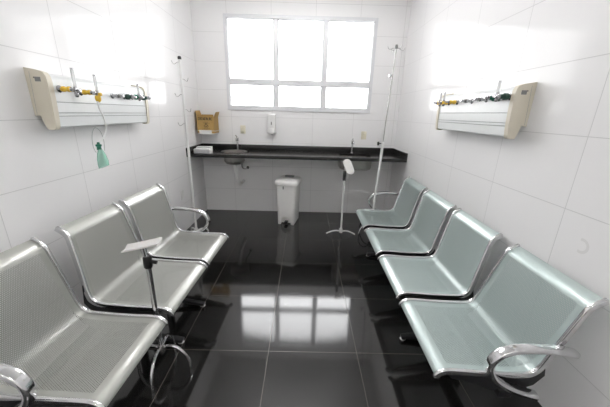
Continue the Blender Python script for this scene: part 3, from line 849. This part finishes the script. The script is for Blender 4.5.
gas_panel('L', 1.722, 2.775, 'white medical gas panel with beige end caps and a mask hanging, on the left wall',
          [(1.805, 1.657, 'yellow'), (1.97, 1.65, 'yellow'), (2.285, 1.645, 'silver'), (2.43, 1.646, 'dark'), (2.545, 1.65, 'green'), (2.665, 1.65, 'dark')],
          [(1.825, 1.648, .116, None, .082), (2.010, 1.642, .108, 'yellow', .080), (2.545, 1.655, .085, None, .06)], -.004)
gas_panel('R', 1.828, 2.86, 'white medical gas panel with beige end caps and green valves, on the right wall',
          [(1.880, 1.670, 'dark'), (1.985, 1.668, 'green'), (2.12, 1.664, 'silver'), (2.30, 1.66, 'silver'), (2.52, 1.66, 'yellow'), (2.66, 1.66, 'yellow'), (2.755, 1.66, 'yellow')],
          [(1.935, 1.676, .08, None, .05), (2.66, 1.665, .07, None, .05), (2.755, 1.665, .07, None, .04)], .004)

# hanging oxygen mask on its tube
def oxygen_mask():
    x = XL+.108+.082
    r = empty('oxygen_mask', (x, 1.972, 1.598), 'pale green oxygen mask hanging on a white tube from the left gas panel', 'oxygen mask')
    bm = bmesh.new(); tube(bm, catmull([(0, .022, -.008), (0, .026, -.05), (.004, .046, -.10), (.004, .058, -.17), (.002, .036, -.225), (0, -.015, -.262), (0, -.045, -.285)], 6), .0055, 10); link_shade('tube', bm, M['hose'], r)
    bm = bmesh.new()
    loop = catmull([(0, -.035, -.335), (0, -.052, -.29), (0, -.042, -.22), (0, -.005, -.175), (.0, .040, -.20), (0, .058, -.26), (0, .048, -.33)], 6)
    loop = [p+Vector((0, -.045, 0)) for p in loop]
    tube(bm, loop, .0018, 6); link_shade('elastic_strap', bm, M['strap'], r)
    bm = bmesh.new(); lathe(bm, [(0, 0), (.007, 0), (.009, -.012), (.018, -.016), (.018, -.026), (.013, -.030), (.015, -.05), (0, -.05)], (0, -.045, -.268), segs=16); link_shade('connector', bm, M['green'], r)
    # cone-shaped mask, open towards the wall, hanging below the connector
    bm = bmesh.new(); rings = []
    prof = [(.014, .014, -.318, 0), (.024, .022, -.335, .003), (.036, .030, -.37, .008), (.043, .034, -.405, .012), (.046, .028, -.435, .014)]
    for a, b, z, sh in prof:
        rings.append([bm.verts.new((b*math.sin(t)*.8, a*math.cos(t)+sh-.045, z+(.012*math.sin(t)))) for t in [2*PI*k/24 for k in range(24)]])
    for i in range(len(rings)-1):
        for j in range(24): bm.faces.new((rings[i][j], rings[i][(j+1) % 24], rings[i+1][(j+1) % 24], rings[i+1][j]))
    bm.faces.new(rings[0][::-1])
    bmesh.ops.solidify(bm, geom=bm.faces[:], thickness=.0015)
    link_shade('face_piece', bm, M['mask'], r, 1.0)
oxygen_mask()

# ------------------------------------------------------------------ added ceiling lights (out of view, put in to brighten the room)
def added_ceiling_lamp(x, y, label, lm, rz=0):
    r = empty('added_ceiling_lamp', (x, y, ZC), label, 'added ceiling lamp', rotz=rz)
    bm = bmesh.new(); box(bm, (0, 0, -.03), (.30, 1.22, .06), bevel=.006); link('housing', bm, M['white_metal'], r)
    for dx in (-.07, .07):
        bm = bmesh.new(); tube(bm, [(dx, -.57, -.078), (dx, .57, -.078)], .014, 12); link_shade('added_tube', bm, M[lm], r)
added_ceiling_lamp(-.1, 3.0, 'added white twin tube lamp, out of view on the ceiling nearer the window', 'lamp', PI/2)
added_ceiling_lamp(-.1, -1.75, 'added white twin tube lamp, out of view on the ceiling nearer the camera', 'lamp_added_near')

# ------------------------------------------------------------------ daylight
w = bpy.data.worlds.new('daylight'); S.world = w; w.use_nodes = True
nt = w.node_tree; nt.nodes.clear()
o = nt.nodes.new('ShaderNodeOutputWorld'); b = nt.nodes.new('ShaderNodeBackground')
b.inputs[0].default_value = (.985, .99, 1, 1); b.inputs[1].default_value = 10.0
nt.links.new(b.outputs[0], o.inputs[0])
pl = bpy.data.lights.new('window_portal', 'AREA'); pl.shape = 'RECTANGLE'; pl.size = WX1-WX0; pl.size_y = WZ1-WZ0
pl.cycles.is_portal = True
po = bpy.data.objects.new('window_portal', pl); COL.objects.link(po)
po.location = ((WX0+WX1)/2, YB+.14, (WZ0+WZ1)/2); po.rotation_euler = (-PI/2, 0, 0)

# ------------------------------------------------------------------ camera
f, pitch, roll, yaw = 283.56, .30816, .02642, .007986
cp, sp, cy, sy = math.cos(pitch), math.sin(pitch), math.cos(yaw), math.sin(yaw)
fw = Vector((sy*cp, cy*cp, -sp)); rt = Vector((cy, -sy, 0)); up = rt.cross(fw)
c, s = math.cos(roll), math.sin(roll)
r2 = c*rt+s*up; u2 = -s*rt+c*up
cam = bpy.data.cameras.new('camera'); co = bpy.data.objects.new('camera', cam); COL.objects.link(co)
cam.sensor_width = 36; cam.sensor_fit = 'HORIZONTAL'; cam.lens = f/610*36; cam.clip_start = .02
mw = Matrix((r2, u2, -fw)).transposed().to_4x4(); mw.translation = (0, 0, CAM_H)
co.matrix_world = mw
S.camera = co

S.view_settings.view_transform = 'Standard'; S.view_settings.look = 'None'
S.view_settings.exposure = 0.22; S.view_settings.gamma = 1; S.view_settings.use_curve_mapping = False
S.cycles.max_bounces = 14; S.cycles.diffuse_bounces = 8; S.cycles.glossy_bounces = 6; S.cycles.transparent_max_bounces = 16; S.cycles.transmission_bounces = 8
S.cycles.use_denoising = True
S.cycles.sample_clamp_indirect = 12
